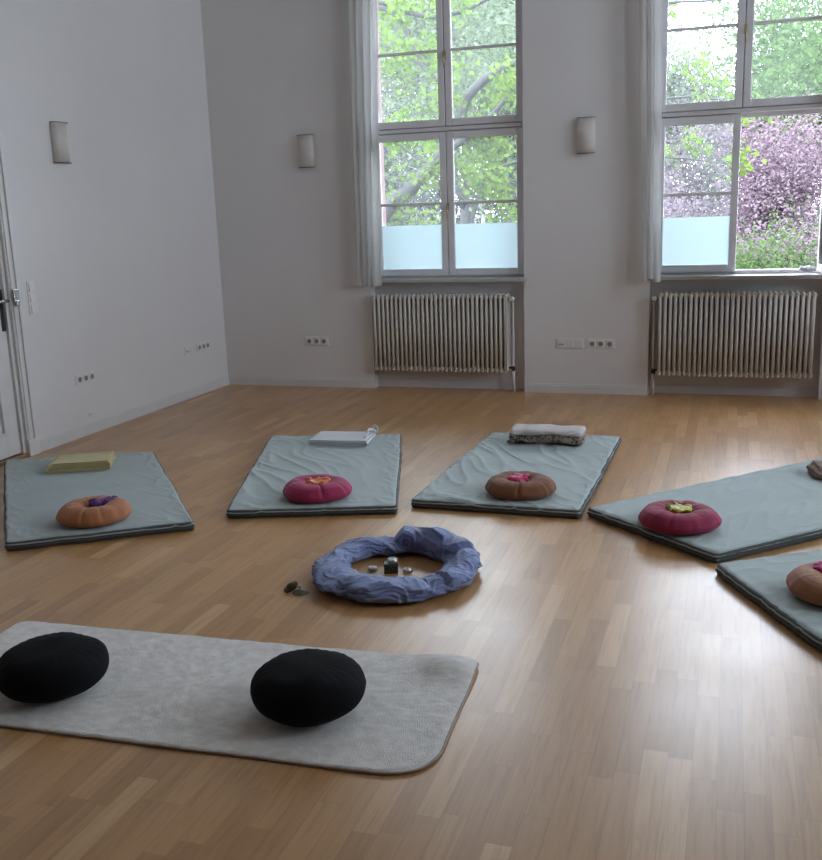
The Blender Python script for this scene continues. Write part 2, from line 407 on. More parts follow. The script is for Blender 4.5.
def make_window(idx, x0, x1, org=(0, .11, 0), rz=0., open_right=False, sill=(0, 0), depth=.11):
    w = struct(empty('window_%d' % idx, org, rz))
    z0, z1, zt = WZ0+.012, WZ1, 2.185; xm = (x0+x1)/2
    f = MB()
    f.box((x0, 0.012, z0), (x0+.035, .085, z1), 0, .004); f.box((x1-.035, 0.012, z0), (x1, .085, z1), 0, .004)
    f.box((x0+.035, 0.012, z0), (x1-.035, .085, z0+.02), 0, .003); f.box((x0+.035, 0.012, z1-.04), (x1-.035, .085, z1), 0, .003)
    f.box((x0+.035, 0.0, zt-.018), (x1-.035, .085, zt+.014), 0, .006)
    f.box((x0+.03, .046, zt-.05), (x1-.03, .07, zt+.05))
    f.box((x0+.035, -.006, zt+.002), (x1-.035, .01, zt+.012), 0, .002)
    f.box((x0, -.012, z0-.004), (x0+.02, .014, z1), 0, .004); f.box((x1-.02, -.012, z0-.004), (x1, .014, z1), 0, .004)
    f.build('frame', MT['frame'], w)
    a, c = x0+.022, x1-.022
    f2 = MB().box((xm-.022, .045, zt+.022), (xm+.022, .058, z1-.03), 0, .003).build('astragal', MT['frame'], w)
    if not open_right: MB().box((xm-.022, .045, z0+.01), (xm+.022, .058, zt-.03), 0, .003).build('astragal', MT['frame'], w)
    make_sash(w, a, xm-.0035, zt+.020, z1-.025, mb=.058, mz=2.80)
    s = make_sash(w, xm+.0035, c, zt+.020, z1-.025, mb=.058, mz=2.80); handle(s, xm+.006, 2.76)
    make_sash(w, a, xm-.0035, z0+.006, zt-.025, mb=.058, mtop=.058, mz=1.58, film=1.405)
    if not open_right:
        s = make_sash(w, xm+.0035, c, z0+.006, zt-.025, mb=.058, mtop=.058, mz=1.58, film=1.405); handle(s, xm+.006, 1.55)
    else:
        s = make_sash(w, 0-(c-xm-.002), 0, z0+.006, zt-.025, mb=.058, mtop=.058, mz=1.58, film=1.405, name='open_sash')
        s.location = (c+.014, -.012, 0); s.rotation_euler = (0, 0, math.radians(93)); handle(s, -(c-xm-.002)+.02, 1.55)
    sl = MB().box((sill[0], -org[1]-.045 if not rz else -depth-.045, WZ0-.032), (sill[1], -.0, WZ0), 0, .006)
    sl.box((x0+.005, -.001, WZ0-.03), (x1-.005, .09, WZ0+.012), 0, .003)
    sl.build('sill', MT['sill'], w)
    return w
w1 = make_window(1, 1.466, 2.814, sill=(1.462, 2.842)); w1['label'] = 'tall white casement window above the left radiator'
w2 = make_window(2, 3.835, 5.112, open_right=True, sill=(3.80, 5.145)); w2['label'] = 'tall white casement window with one lower sash open'
make_window(3, 6.20, 7.45, sill=(6.16, 7.49))  # unseen window out of view, added to bring in daylight
for i, (a, c) in enumerate(RW):
    make_window(4+i, 0, 1.3, (RX+.11, a, 0), -PI/2, sill=(-.03, 1.33))

# ------------------------------------------------------------------ curtains
def curtain(x0t, x1t, x0b, x1b, seed, label, zb, nf):
    root = thing('sheer_curtain', ((x0b+x1b)/2, -.085, 0), 0, label, 'curtain', 'white sheer curtains drawn to the side')
    cx = (x0b+x1b)/2; nx, nzv = 150, 60; zt = 3.86
    vs = []; fs = []
    for k in range(nzv+1):
        t = k/nzv; z = zt+(zb-zt)*t; t2 = min(1, max(0, (3.2-z)/2.3)) if z < 3.2 else 0
        a = x0t+(x0b-x0t)*t2; c = x1t+(x1b-x1t)*t2
        for j in range(nx+1):
            u = j/nx
            ph = u*2*PI*nf+seed+.9*nz(u*3, z*.5, seed)
            amp = .040*(.75+.4*nz(u*4, z*.7, seed+5))
            y = amp*math.sin(ph)+.012*nz(u*9, z*1.5, seed+9)
            x = a+(c-a)*u+.012*math.cos(ph)+.012*nz(u*5, z*.8, seed+3)
            zz = z+(.012*math.sin(ph*.5+seed) if k == nzv else 0)
            vs.append((x-cx, y, zz))
    for k in range(nzv):
        for j in range(nx):
            i = k*(nx+1)+j; fs.append((i, i+1, i+nx+2, i+nx+1))
    MB().add(vs, fs).build('curtain_panel', MT['sheer'], root, True)
    MB().box((x0t-.05-cx, -.02, 3.86), (x1t+1.5-cx, .02, 3.885)).build('curtain_rail', MT['plastic'], root)
    MB().box((x0t-cx, -.012, 3.885), (x0t+.03-cx, .012, H)).build('rail_bracket', MT['plastic'], root)
    MB().box((x1t+1.4-cx, -.012, 3.885), (x1t+1.43-cx, .012, H)).build('rail_bracket', MT['plastic'], root)
    # hem
    h = MB(); row = vs[-(nx+1):]; h.tube([(v[0], v[1], v[2]+.004) for v in row[::2]], .0035, 5); h.build('hem', MT['sheer'], root, True)
curtain(1.385, 1.665, 1.345, 1.60, .4, 'white sheer curtain hanging left of the window with both lower sashes closed', .905, 4.6)
curtain(3.715, 3.865, 3.775, 3.905, 2.2, 'white sheer curtain hanging between the two windows, beside the half-open window', .93, 2.7)

# ------------------------------------------------------------------ radiators
def radiator(x0, n, pitch, valve_left, label):
    z0, z1, y0, y1 = .168, .832, -.085, .07
    r = thing('column_radiator', (x0, -.005, 0), 0, label, 'radiator', 'cream column radiators under the windows')
    s = MB(); prof = []
    for cy in (y0+.017, y0+.017+(y1-y0-.034)/3, y0+.017+2*(y1-y0-.034)/3, y1-.017):
        s.tube([(0, cy, z0+.02), (0, cy, z1-.02)], .0125, 8)
    for z in (z0+.026, z1-.026):
        s.tube([(0, y0+.008, z), (0, y0+.02, z), (0, y1-.02, z), (0, y1-.008, z)], [.012, .021, .021, .012], 10)
    for cy in (y0+.017, y1-.017):
        for z, d in ((z0+.02, -1), (z1-.02, 1)):
            s.tube([(0, cy, z), (0, cy+.001, z+d*.014), (0, cy+.002, z+d*.020)], [.0135, .011, .004], 8)
    s0 = s.build('section', MT['radiator'], r, True); s0.location = (0, 0, 0)
    for i in range(1, n):
        c = s0.copy(); C.objects.link(c); c.parent = r; c.location = (i*pitch, 0, 0)
    W = (n-1)*pitch
    h = MB()
    for z in (z0+.035, z1-.035): h.tube([(-.012, (y0+y1)/2, z), (W+.012, (y0+y1)/2, z)], .017, 10)
    h.build('header_pipe', MT['radiator'], r, True)
    xv = -.05 if valve_left else W+.055; sgn = -1 if valve_left else 1; ym = (y0+y1)/2
    if not valve_left:
        MB().box((W+.013, y0+.004, z0+.012), (W+.016, y1-.004, z1-.012), 0, .001).build('side_panel', MT['radiator'], r)
    p = MB(); p.tube([(xv, ym, z1-.06), (xv, ym, .03), (xv, ym, .0)], .009, 8)
    p.tube([(xv, ym, .19), (xv, ym, .0)], .013, 8)
    p.build('riser_pipe', MT['radiator'], r, True)
    v = MB(); v.tube([(xv+.0, ym, z1-.045), (W+.012 if not valve_left else -.012, ym, z1-.045)], .011, 8)
    v.lathe([(.014, -.03), (.016, -.01), (.012, 0)], 12, (xv, ym, z1-.035)); v.build('valve_body', MT['chrome'], r, True)
    k = MB(); k.tube([(xv, ym-.01, z1-.045), (xv, ym-.03, z1-.045), (xv, ym-.055, z1-.045), (xv, ym-.06, z1-.045)], [.016, .021, .02, .012], 14)
    k.build('thermostat_knob', MT['plastic'], r, True)
    t = MB(); t.tube([(xv, ym, .205), (W if not valve_left else 0, ym, .205)], .010, 8); t.lathe([(.015, -.02), (.017, 0), (.015, .02)], 10, (xv, ym, .2))
    t.build('return_valve', MT['dmetal'], r, True)
    for fx in (.12, .5, .88):
        for z in (z0+.05, z1-.06): MB().box((W*fx-.01+pitch*.5, y1-.02, z-.01), (W*fx+.01+pitch*.5, .105, z+.01)).build('wall_bracket', MT['radiator'], r)
    return r
radiator(1.513, 30, .0398, False, 'cream column radiator in the niche under the fully closed window')
radiator(3.918, 30, .0388, True, 'cream column radiator in the niche under the window with the open sash')

# ------------------------------------------------------------------ sconces
def sconce():
    r = empty('wall_sconce', (0, 0, 0))
    s = MB(); n = 24; w, d, h = .071, .05, .264; vs = []; fs = []
    for k, z in enumerate((0, h)):
        for ins in (0, .006):
            for j in range(n+1):
                a = PI*j/n; vs.append((-(w-ins)*math.cos(a), -.012-(d-ins)*math.sin(a)**.8, z))
    L = n+1
    for j in range(n):
        fs += [(j, j+1, 2*L+j+1, 2*L+j), (L+j+1, L+j, 3*L+j, 3*L+j+1), (j+1, j, L+j, L+j+1), (2*L+j, 2*L+j+1, 3*L+j+1, 3*L+j)]
    s.add(vs, fs).build('lamp_shade', MT['shade'], r, True)
    MB().box((-.066, -.012, .01), (.066, 0, h-.01), 0, .003).build('back_plate', MT['shade'], r)
    for z in (-.004, h-.001):
        m = MB(); pts = [(-(w+.001)*math.copysign(abs(math.cos(PI*j/n))**.5, math.cos(PI*j/n)), -.012-(d+.001)*abs(math.sin(PI*j/n))**.5, z+.0025) for j in range(n+1)]
        m.tube(pts, .0022, 6); m.tube([(-w, -.006, z+.0025), (w, -.006, z+.0025)], .002, 6); m.build('rim', MT['shade_rim'], r, True)
    return r
s1 = sconce(); spec = [((.927, 0, 1.924), 0, 'wall sconce on the back wall between the room corner and the first window'),
    ((3.319, 0, 1.924), 0, 'wall sconce on the back wall between the two windows'),
    ((0, -2.123, 1.924), PI/2, 'wall sconce on the left side wall above the sockets near the door')]
for i, (l, rz, lb) in enumerate(spec):
    o = s1 if i == 0 else copy_tree(s1)
    o.location = l; o.rotation_euler = (0, 0, rz); tag(o, 'off-white half-round '+lb, 'wall lamp', 'off-white half-round wall sconces')

# ------------------------------------------------------------------ sockets and switches
def sockets(kinds, loc, rz, label, cat='power socket', name='socket_strip', vertical=False, group='white socket strips low on the walls'):
    r = thing(name, loc, rz, label, cat, group); n = len(kinds); p = .071
    MB().box((-.0405-(n-1)*p/2, -.007, -.0405), (.0405+(n-1)*p/2, 0, .0405), 0, .004).build('cover_frame', MT['plastic'], r)
    if vertical: pass
    for i, k in enumerate(kinds):
        x = (i-(n-1)/2)*p
        if k == 's':
            d = MB(); d.lathe([(.021, 0), (.021, -.001)], 24, (0, 0, 0)); d.xf(Matrix.Translation((x, -.0078, 0)) @ Matrix.Rotation(PI/2, 4, 'X'))
            o = MB().box((x-.028, -.0115, -.028), (x+.028, -.006, .028), 0, .003).build('socket_insert', MT['plastic'], r)
            d = MB(); d.lathe([(.0195, 0), (.0195, .0012)], 24); d.xf(Matrix.Translation((x, -.0113, 0)) @ Matrix.Rotation(PI/2, 4, 'X')); d.build('socket_recess', MT['hole'], o)
        elif k == 'd':
            o = MB().box((x-.028, -.0105, -.028), (x+.028, -.006, .028), 0, .003).build('data_insert', MT['plastic'], r)
            MB().box((x-.018, -.0115, -.014), (x-.004, -.010, 0)).box((x+.004, -.0115, -.014), (x+.018, -.010, 0)).build('data_port', MT['hole'], o)
        elif k == 'b':
            MB().box((x-.028, -.0105, -.028), (x+.028, -.006, .028), 0, .003).build('blank_insert', MT['plastic'], r)
        elif k == 'r':
            o = MB().add([(x-.028, -.006, -.028), (x+.028, -.006, -.028), (x+.028, -.006, .028), (x-.028, -.006, .028),
                          (x-.027, -.010, -.027), (x-.027, -.010, .027), (x+.027, -.016, .027), (x+.027, -.016, -.027)],
                         [(0, 1, 7, 4), (1, 2, 6, 7), (2, 3, 5, 6), (3, 0, 4, 5), (4, 7, 6, 5), (0, 3, 2, 1)]).build('rocker', MT['plastic'], r)
    return r
sockets('sss', (0, -2.10, .414), PI/2, 'triple white wall socket on the left wall under the sconce')
sockets('db', (0, -.655, .414), PI/2, 'white data and blank plate on the left wall near the room corner')
sockets('sss', (0, -.415, .414), PI/2, 'triple white wall socket on the left wall closest to the room corner')
sockets('sss', (.924, 0, .414), 0, 'triple white wall socket on the back wall left of the first radiator')
sockets('dbb', (3.196, 0, .414), 0, 'white data plate with two blanks on the back wall between the radiators')
sockets('sss', (3.449, 0, .414), 0, 'triple white wall socket on the back wall next to the second radiator')
sw = sockets('rrr', (0, -2.565, 1.037), PI/2, 'triple white light switch stacked upright beside the door', 'light switch', 'light_switch', group=None)
sw.rotation_euler = (0, PI/2, PI/2)
o = thing('cable_outlet', (0, -2.09, .145), PI/2, 'tiny white cable outlet low on the left wall above the skirting', 'outlet')
MB().lathe([(.02, 0), (.018, .006), (.008, .008)], 16).xf(Matrix.Rotation(PI/2, 4, 'X')).build('outlet_cap', MT['plastic'], o, True)
MB().lathe([(.006, .0), (.005, .012)], 10).xf(Matrix.Rotation(PI/2, 4, 'X')).build('cable_hole', MT['hole'], o, True)

# ------------------------------------------------------------------ door
dr = struct(empty('door_1', (0, D0, 0), PI/2), 'white panelled door in the left wall')
# local: x axis -> world +y, local -y -> world +x (into the room); leaf spans local x -0.92..0
W = D0-D1
f = MB()
for x in (0, -W-.095):
    f.box((x, -.022, 0), (x+.095, 0, DH+.095), 0, .004); f.box((x+.012, -.030, .11), (x+.03, -.02, DH+.085), 0, .003); f.box((x+.06, -.034, .11), (x+.085, -.02, DH+.085), 0, .004)
    f.box((x-.004, -.036, 0), (x+.099, 0, .115), 0, .004)
f.box((-W, -.022, DH), (0, 0, DH+.095), 0, .004)
f.box((-.025, 0, .022), (0, .2, DH), 0, .002); f.box((-W, 0, .022), (-W+.025, .2, DH), 0, .002); f.box((-W, 0, DH-.025), (0, .2, DH), 0, .002)
f.build('door_frame', MT['wood_white'], dr)
lf = MB(); y0, y1 = .018, .058; X0, X1 = -W+.028, -.028
zs = [.03, .17, .82, .96, 1.92, DH-.03]; st = .11
lf.box((X0, y0, zs[0]), (X0+st, y1, zs[-1]), 0, .003); lf.box((X1-st, y0, zs[0]), (X1, y1, zs[-1]), 0, .003)
for a, c in ((zs[0], zs[1]), (zs[2], zs[3]), (zs[4], zs[5])): lf.box((X0+st, y0, a), (X1-st, y1, c))
for a, c in ((zs[1], zs[2]), (zs[3], zs[4])):
    lf.box((X0+st, y0+.018, a), (X1-st, y1-.018, c))
    for p, q in (((X0+st, a), (X0+st+.022, c)), ((X1-st-.022, a), (X1-st, c)), ((X0+st, a), (X1-st, a+.022)), ((X0+st, c-.022), (X1-st, c))):
        lf.box((p[0], y0-.006, p[1]), (q[0], y0+.02, q[1]), 0, .005)
    lf.box((X0+st+.06, y0+.006, a+.06), (X1-st-.06, y0+.02, c-.06), 0, .006)
leaf = lf.build('door_leaf', MT['wood_white'], dr)
hp = MB(); hx = X1-.021
hp.box((hx-.017, y0-.006, .845), (hx+.017, y0, 1.115), 0, .003); hp.build('handle_plate', MT['dmetal'], leaf)
hv = MB(); hv.tube([(hx, y0, 1.04), (hx, y0-.055, 1.04)], .009, 10); hv.tube([(hx+.01, y0-.055, 1.04), (hx-.05, y0-.058, 1.042), (hx-.125, y0-.054, 1.036)], [.011, .010, .009], 10)
hv.build('door_handle', MT['chrome'], leaf, True)
lk = MB(); lk.box((.004, -.052, 1.03), (.052, -.034, 1.11), 0, .004); lk.box((.010, -.062, 1.0), (.040, -.034, 1.04), 0, .005); lk.build('strike_box', MT['chrome'], dr)
MB().box((-W+.0, -.012, 0.0), (0, .2, .022), 0, .003).build('threshold', MT['threshold'], dr)

# ------------------------------------------------------------------ soft pads from an outline
def rounded(quad, rads, n=14, sub=40):
    """quad corners counter-clockwise -> rounded, resampled outline"""
    P = [Vector(q) for q in quad]; out = []
    k = len(P)
    segs = []
    for i in range(k):
        p, a, c = P[i], P[i-1], P[(i+1) % k]; r = rads[i]
        d1 = (a-p).normalized(); d2 = (c-p).normalized(); s, e = p+d1*r, p+d2*r
        arc = [(1-t)**2*s+2*t*(1-t)*p+t*t*e for t in [j/n for j in range(n+1)]]
        segs.append(arc)
    for i in range(k):
        out += segs[i]; s = segs[i][-1]; e = segs[(i+1) % k][0]
        out += [s+(e-s)*(j/sub) for j in range(1, sub)]
    return out
def pad(outline, T, top, side, rings=46, inner=.0):
    """outline 2D around origin; top(x,y,t) gives height; side = [(outset, zfraction)] downwards"""
    n = len(outline); vs = [(0, 0, top(0, 0, 0))]; fs = []
    ts = [1-(1-(k+1)/rings)**1.5 for k in range(rings)]
    for t in ts:
        for p in outline: vs.append((p.x*t, p.y*t, top(p.x*t, p.y*t, t)))
    for j in range(n): fs.append((0, 1+j, 1+(j+1) % n))
    def link(a, c):
        for j in range(n): fs.append((a+j, c+j, c+(j+1) % n, a+(j+1) % n))
    for k in range(rings-1): link(1+k*n, 1+(k+1)*n)
    base = 1+(rings-1)*n
    for off, zf in side:
        new = len(vs)
        for j, p in enumerate(outline):
            nrm = Vector((outline[(j+1) % n].y-outline[j-1].y, -(outline[(j+1) % n].x-outline[j-1].x)))
            nrm.normalize(); z1 = vs[1+(rings-1)*n+j][2]
            o = off(j, p) if callable(off) else off
            q = p+nrm*o; vs.append((q.x, q.y, max(.001, z1*zf)))
        link(base, new); base = new
    vs.append((0, 0, min(v[2] for v in vs[-n:]))); c = len(vs)-1
    for j in range(n): fs.append((c, base+(j+1) % n, base+j))
    return MB().add(vs, fs)

def mattress(quad, seed, label, T=.049):
    c = sum((Vector(q) for q in quad), Vector((0, 0)))/4
    q2 = [Vector(q)-c for q in quad]; ol = rounded(q2, [.022]*4, 8, 90)
    ux = (q2[1]-q2[0]).normalized(); uy = Vector((-ux.y, ux.x))
    ol = [p+p.normalized()*(.004+.007*nz(p.x*7, p.y*7, seed)+.005*nz(p.x*30, p.y*30, seed)) for p in ol]
    def top(x, y, t):
        u = x*ux.x+y*ux.y; v = x*uy.x+y*uy.y
        z = T+.003*nz(u*2.2, v*2.2, seed)
        m = max(0, nz(u*1.3+3, v*1.1, seed+2)+.42)
        a = .35*nz(u*2, v*2, seed+7)
        z += .012*m*(fold((u*math.cos(a+.5)+v*math.sin(a+.5))*9, (v*math.cos(a+.5)-u*math.sin(a+.5))*2.2, seed, 7)-.15)
        e = max(0, (t-.72)/.28)*(1 if t < .93 else max(.12, (1-t)/.07))
        z += .008*e*(fold(u*13+v*2, v*8, seed+4, 5)-.3)
        z += .0014*fold(u*5, v*24, seed+11, 6)*m
        if t > .965: z -= .016*((t-.965)/.035)**2
        return z
    def out(d, s2): return lambda j, p: d+s2*nz(p.x*12, p.y*12, seed+s2*900)
    m = pad(ol, T, top, [(.002, .95), (.001, .88), (-.004, .86), (-.05, .86)], 60)
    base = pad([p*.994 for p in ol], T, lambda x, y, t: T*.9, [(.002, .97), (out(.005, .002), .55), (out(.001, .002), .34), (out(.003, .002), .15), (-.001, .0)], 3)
    r = thing('floor_mattress', (c.x, c.y, 0), 0, label, 'mattress', 'grey-green covered floor mattresses')
    m.build('fabric_cover', MT['cover'], r, True)
    base.build('mattress_base', MT['band'], r, True)  # sides below the cover drawn in a darker tone
    # piped seam along the lower edge
    s = MB(); n = len(ol)
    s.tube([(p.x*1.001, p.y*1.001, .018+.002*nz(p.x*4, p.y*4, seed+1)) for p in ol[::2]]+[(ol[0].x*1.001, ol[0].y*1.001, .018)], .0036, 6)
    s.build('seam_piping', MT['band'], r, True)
    return r
mattress([(1.226, -4.438), (1.949, -3.952), (.899, -2.67), (.05, -3.06)], 1.3, 'grey-green floor mattress beside the door, folded olive-yellow blanket on it')
mattress([(2.022, -3.75), (2.854, -3.484), (2.351, -1.905), (1.482, -2.125)], 5.1, 'grey-green floor mattress carrying the folded white cloth and a magenta cushion')
mattress([(2.896, -3.366), (3.776, -3.376), (3.798, -1.72), (2.945, -1.747)], 9.7, 'grey-green floor mattress carrying the rolled brown-spotted throw and a rust cushion')
mattress([(3.802, -3.319), (4.423, -3.865), (5.616, -2.689), (5.0, -2.05)], 14.2, 'grey-green floor mattress set diagonally under the berry red cushion')
mattress([(4.421, -3.977), (4.83, -4.75), (6.25, -3.85), (5.84, -3.08)], 19.9, 'grey-green floor mattress cut off by the photo edge, with the tan cushion')

# ------------------------------------------------------------------ ring cushions
def ring_cushion(loc, rz, m, seed, label, gap=0., R=.186, hgt=.092):
    r = thing('round_cushion', (loc[0], loc[1], .050), rz, label, 'cushion', 'small velour cushions with a hole')
    prof = [(.0, .048), (.018, .049), (.034, .055), (.048, .066), (.064, .079), (.085, .088), (.108, .091), (.132, .088), (.155, .078), (.173, .060), (.184, .042), (.183, .026), (.168, .010), (.145, .002), (.10, .0), (.0, .0)]
    # subdivide the profile with a smooth curve
    pp = []
    for i in range(len(prof)-1):
        a, b2 = prof[i], prof[i+1]
        for k in range(3):
            t = k/3; pp.append((a[0]+(b2[0]-a[0])*t, a[1]+(b2[1]-a[1])*t))
    pp.append(prof[-1]); n = 144; vs = []; fs = []
    for rr, z in pp:
        for j in range(n):
            a = 2*PI*j/n
            q = rr/.186; w = max(0, 1-abs(rr-.07)/.10)
            pl = fold(a*5.5+seed, z*4, seed, 3)*.5+.5*math.sin(a*23+3*nz(a*2, 0, seed))
            zz = z+(.0030*w*pl*(.4+max(0, nz(math.cos(a)*2, math.sin(a)*2, seed+6))*2)+.007*nz(math.cos(a)*2.2, math.sin(a)*2.2, seed+rr*5))*(1 if z > .02 else 0)
            ro = rr*(R/.186)*(1+.07*nz(math.cos(a)*1.2, math.sin(a)*1.2, seed+3))+(.0016*math.sin(a*19+4*nz(math.cos(a)*2, math.sin(a)*2, seed))*max(0, 1-abs(z-.045)/.045) if rr > .1 else 0)
            for g0, gw, gd in ((-1.3-rz+.5*math.sin(seed*3), .05, .020), (-.2-rz+.6*math.sin(seed*5), .04, .012)):
                dd = abs((a-g0+PI) % (2*PI)-PI); e_ = math.exp(-(dd/gw)**2)*min(1, rr/.12)
                if z > .015: zz -= gd*.35*e_; ro *= 1-gd*e_
            if gap:   # slit from the centre outwards
                d = min(abs(a-gap), 2*PI-abs(a-gap))
                if z > .02: zz -= .045*math.exp(-(d/.26)**2)*max(0, 1-max(0, rr-.10)/.075)*min(1, rr/.04)
            vs.append((ro*math.cos(a), ro*math.sin(a), max(0, zz*hgt/.094)))
    for i in range(len(pp)-1):
        for j in range(n): fs.append((i*n+j, i*n+(j+1) % n, (i+1)*n+(j+1) % n, (i+1)*n+j))
    MB().add(vs, fs).build('cushion_body', m, r, True)
    return r
def cloth_piece(loc, rz, m, seed, label, L=.075, W=.05, h=.012, name='satin_cloth'):
    n, k = 64, 26; vs = []; fs = []
    for i in range(k+1):
        t = PI*i/k
        for j in range(n):
            a = 2*PI*j/n
            s = abs(math.sin(t))**.7
            rr = 1+.45*nz(math.cos(a)*2, math.sin(a)*2, seed)
            x = L*rr*s*math.cos(a)*(1-.25*math.cos(a)**8); y = W*rr*s*math.sin(a)
            z = h*(math.cos(t)) + .013*fold(x*22+seed, y*38, seed, 3)*(1 if t < PI/2 else .2)*min(1, s*1.5)
            vs.append((x, y, z))
    for i in range(k):
        for j in range(n): fs.append((i*n+j, (i+1)*n+j, (i+1)*n+(j+1) % n, i*n+(j+1) % n))
    o = MB().add(vs, fs).build(name, m, None, True, loc, rz)
    return tag(o, label, 'cloth', 'small satin cloths lying in the cushions')
Z = .050
ring_cushion((1.435, -4.035), .5, MT['terracotta'], 2.1, 'terracotta orange round cushion on the mattress beside the door', gap=.9)
cloth_piece((1.46, -3.985, Z+.074), .75, MT['purple'], 3.3, 'shiny purple cloth tucked into the terracotta cushion', .095, .045, .016)
ring_cushion((2.388, -3.418), .2, MT['magenta'], 4.4, 'magenta pink round cushion in front of the folded white cloth')
cloth_piece((2.385, -3.40, Z+.070), .3, MT['orange'], 8.3, 'orange satin cloth lying in the magenta cushion', .085, .055, .010)
ring_cushion((3.430, -3.150), 0, MT['rust'], 6.2, 'rust brown round cushion in front of the rolled spotted throw')
cloth_piece((3.395, -3.115, Z+.070), -.1, MT['pink'], 12.3, 'crimson pink satin cloth lying in the rust brown cushion', .098, .058, .010)
ring_cushion((4.252, -3.522), -.4, MT['berry'], 7.7, 'berry red round cushion on the diagonally set mattress')
cloth_piece((4.25, -3.475, Z+.070), -.1, MT['olive'], 16.3, 'chartreuse yellow cloth lying in the berry red cushion', .085, .060, .010)
ring_cushion((4.868, -4.235), -.9, MT['tan'], 9.1, 'tan brown round cushion cut off by the right photo edge')
cloth_piece((4.845, -4.165, Z+.074), .0, MT['violet'], 21.3, 'bright magenta cloth on the tan cushion at the photo edge', .085, .055, .014)

# ------------------------------------------------------------------ folded blankets
def folded(layers, W, D, t, seed, stag=.012, wob=.006, fan=0.):
    """one sheet folded to and fro; profile in x-z, depth along y"""
    path = []; gap = t*1.12
    for i in range(layers):
        z = t/2+i*gap; d = 1 if i % 2 == 0 else -1
        a = -W/2+stag*nz(i*3.3, seed)*2+(fan*i if True else 0); c = W/2+stag*nz(i*5.1, seed+3)*1.0
        xs_ = [a+(c-a)*k/22 for k in range(23)]
        if d < 0: xs_ = xs_[::-1]
        path += [(x, z, i) for x in xs_]
        if i < layers-1:
            xe = xs_[-1]
            for k in (1, 2, 3): path.append((xe+d*gap*.55*math.sin(PI*k/4), z+gap*(1-math.cos(PI*k/4))/2, i+k/4))
    P = [Vector((x, z)) for x, z, i in path]; n = len(P); up = []; dn = []
    for j in range(n):
        T = (P[min(j+1, n-1)]-P[max(j-1, 0)]).normalized(); nr = Vector((-T.y, T.x))*t*.48
        up.append(P[j]+nr); dn.append(P[j]-nr)
    ring = up+dn[::-1]; m = len(ring); K = 26; vs = []; fs = []
    for k in range(K+1):
        v = k/K; y = -D/2+D*v
        for j, q in enumerate(ring):
            li = path[j if j < n else 2*n-1-j][2]
            e = stag*nz(li*2.7, seed+8)*(1.4)*(1 if v > .5 else -1)*(abs(v-.5)*2)**4
            dx = wob*nz(y*6, li*1.5, seed); dz = .5*wob*nz(q.x*5, y*7, seed+4)*min(1, q.y/.03)
            vs.append((q.x+dx, y+e, max(.0005, q.y+dz)))
    for k in range(K):
        for j in range(m): fs.append((k*m+j, k*m+(j+1) % m, (k+1)*m+(j+1) % m, (k+1)*m+j))
    for k, rev in ((0, False), (K, True)):
        for j in range(n-1):
            a, b2, c, d = k*m+j, k*m+j+1, k*m+(2*n-2-j), k*m+(2*n-1-j)
            fs.append((a, d, c, b2) if rev else (a, b2, c, d))
    return MB().add(vs, fs)
o = folded(5, .37, .27, .0095, 2.2, .014, .010, .014).build('folded_blanket', MT['yellow'], None, True, (.672, -3.125, .052), .485)
tag(o, 'olive-yellow folded fleece blanket on the mattress beside the door', 'blanket')
r = thing('folded_cloth', (2.045, -2.215, .052), .13, 'white folded cloth with a loop strap on the mattress with the magenta cushion', 'cloth')
folded(3, .375, .26, .012, 6.1, .010, .008, .006).build('cloth_layers', MT['whitecloth'], r, True)
s = MB(); pts = []
for k in range(15):
    t = k/14; pts.append((.165+.03*t+.006*math.sin(t*9), -.06+.17*t, .040+.035*abs(math.sin(PI*t))**.7*(1 if t > .3 else .6)))
s.tube(pts, .0085, 8); pts = [(.196+.018*math.sin(2*PI*k/14), .112, .052+.022*(1-math.cos(2*PI*k/14))-.01) for k in range(15)]
s.tube(pts, .006, 7); s.build('loop_strap', MT['whitecloth'], r, True)
def roll(L, a, c, seed, m, name, parent, n=56, k=60, pinch=.12):
    vs = []; fs = []
    for i in range(k+1):
        u = i/k; x = -L/2+L*u; e = min(u, 1-u)
        s = min(1, max(0, e/.05))**.5*.35+.65 if e < .05 else 1
        s *= 1-pinch*math.exp(-((u-.16)/.05)**2)
        for j in range(n):
            t = 2*PI*j/n; cs, sn = math.cos(t), math.sin(t)
            y = a*s*math.copysign(abs(cs)**.8, cs); z = c*s*math.copysign(abs(sn)**.8, sn)
            d = 1+.22*nz(x*9, cs*1.5, seed+sn)+.12*nz(x*4, sn, seed)+.05*nz(x*28, cs*4, seed+sn*3)
            vs.append((x+.008*nz(cs*3, sn*3, seed+u), y*d, max(.0, c+z*d)))
    for i in range(k):
        for j in range(n): fs.append((i*n+j, (i+1)*n+j, (i+1)*n+(j+1) % n, i*n+(j+1) % n))
    fs += [tuple(range(n)), tuple(k*n+j for j in range(n))[::-1]]
    return MB().add(vs, fs).build(name, m, parent, True)
r = thing('rolled_throw', (3.368, -2.005, .052), .03, 'rolled throw, brown spotted below and pale fleece above, behind the rust brown cushion', 'blanket')
roll(.47, .092, .040, 4.4, MT['spots'], 'spotted_roll', r)
t = roll(.46, .100, .023, 7.9, MT['fleece'], 'fleece_layer', r, pinch=.07); t.location = (.006, -.004, .060)
t = roll(.16, .03, .012, 2.9, MT['spots'], 'loose_end', r); t.location = (-.20, -.01, .004); t.rotation_euler = (0, 0, 1.2)
r = thing('rolled_blanket', (5.085, -2.47, .052), .2, 'brown rolled blanket cut off by the right photo edge on the diagonal mattress', 'blanket')
roll(.40, .10, .024, 9.4, MT['dblanket'], 'rolled_layers', r)
folded(2, .37, .15, .009, 3.4, .01, .008).build('turned_back_layer', MT['dblanket'], r, True).location = (.01, .015, .040)

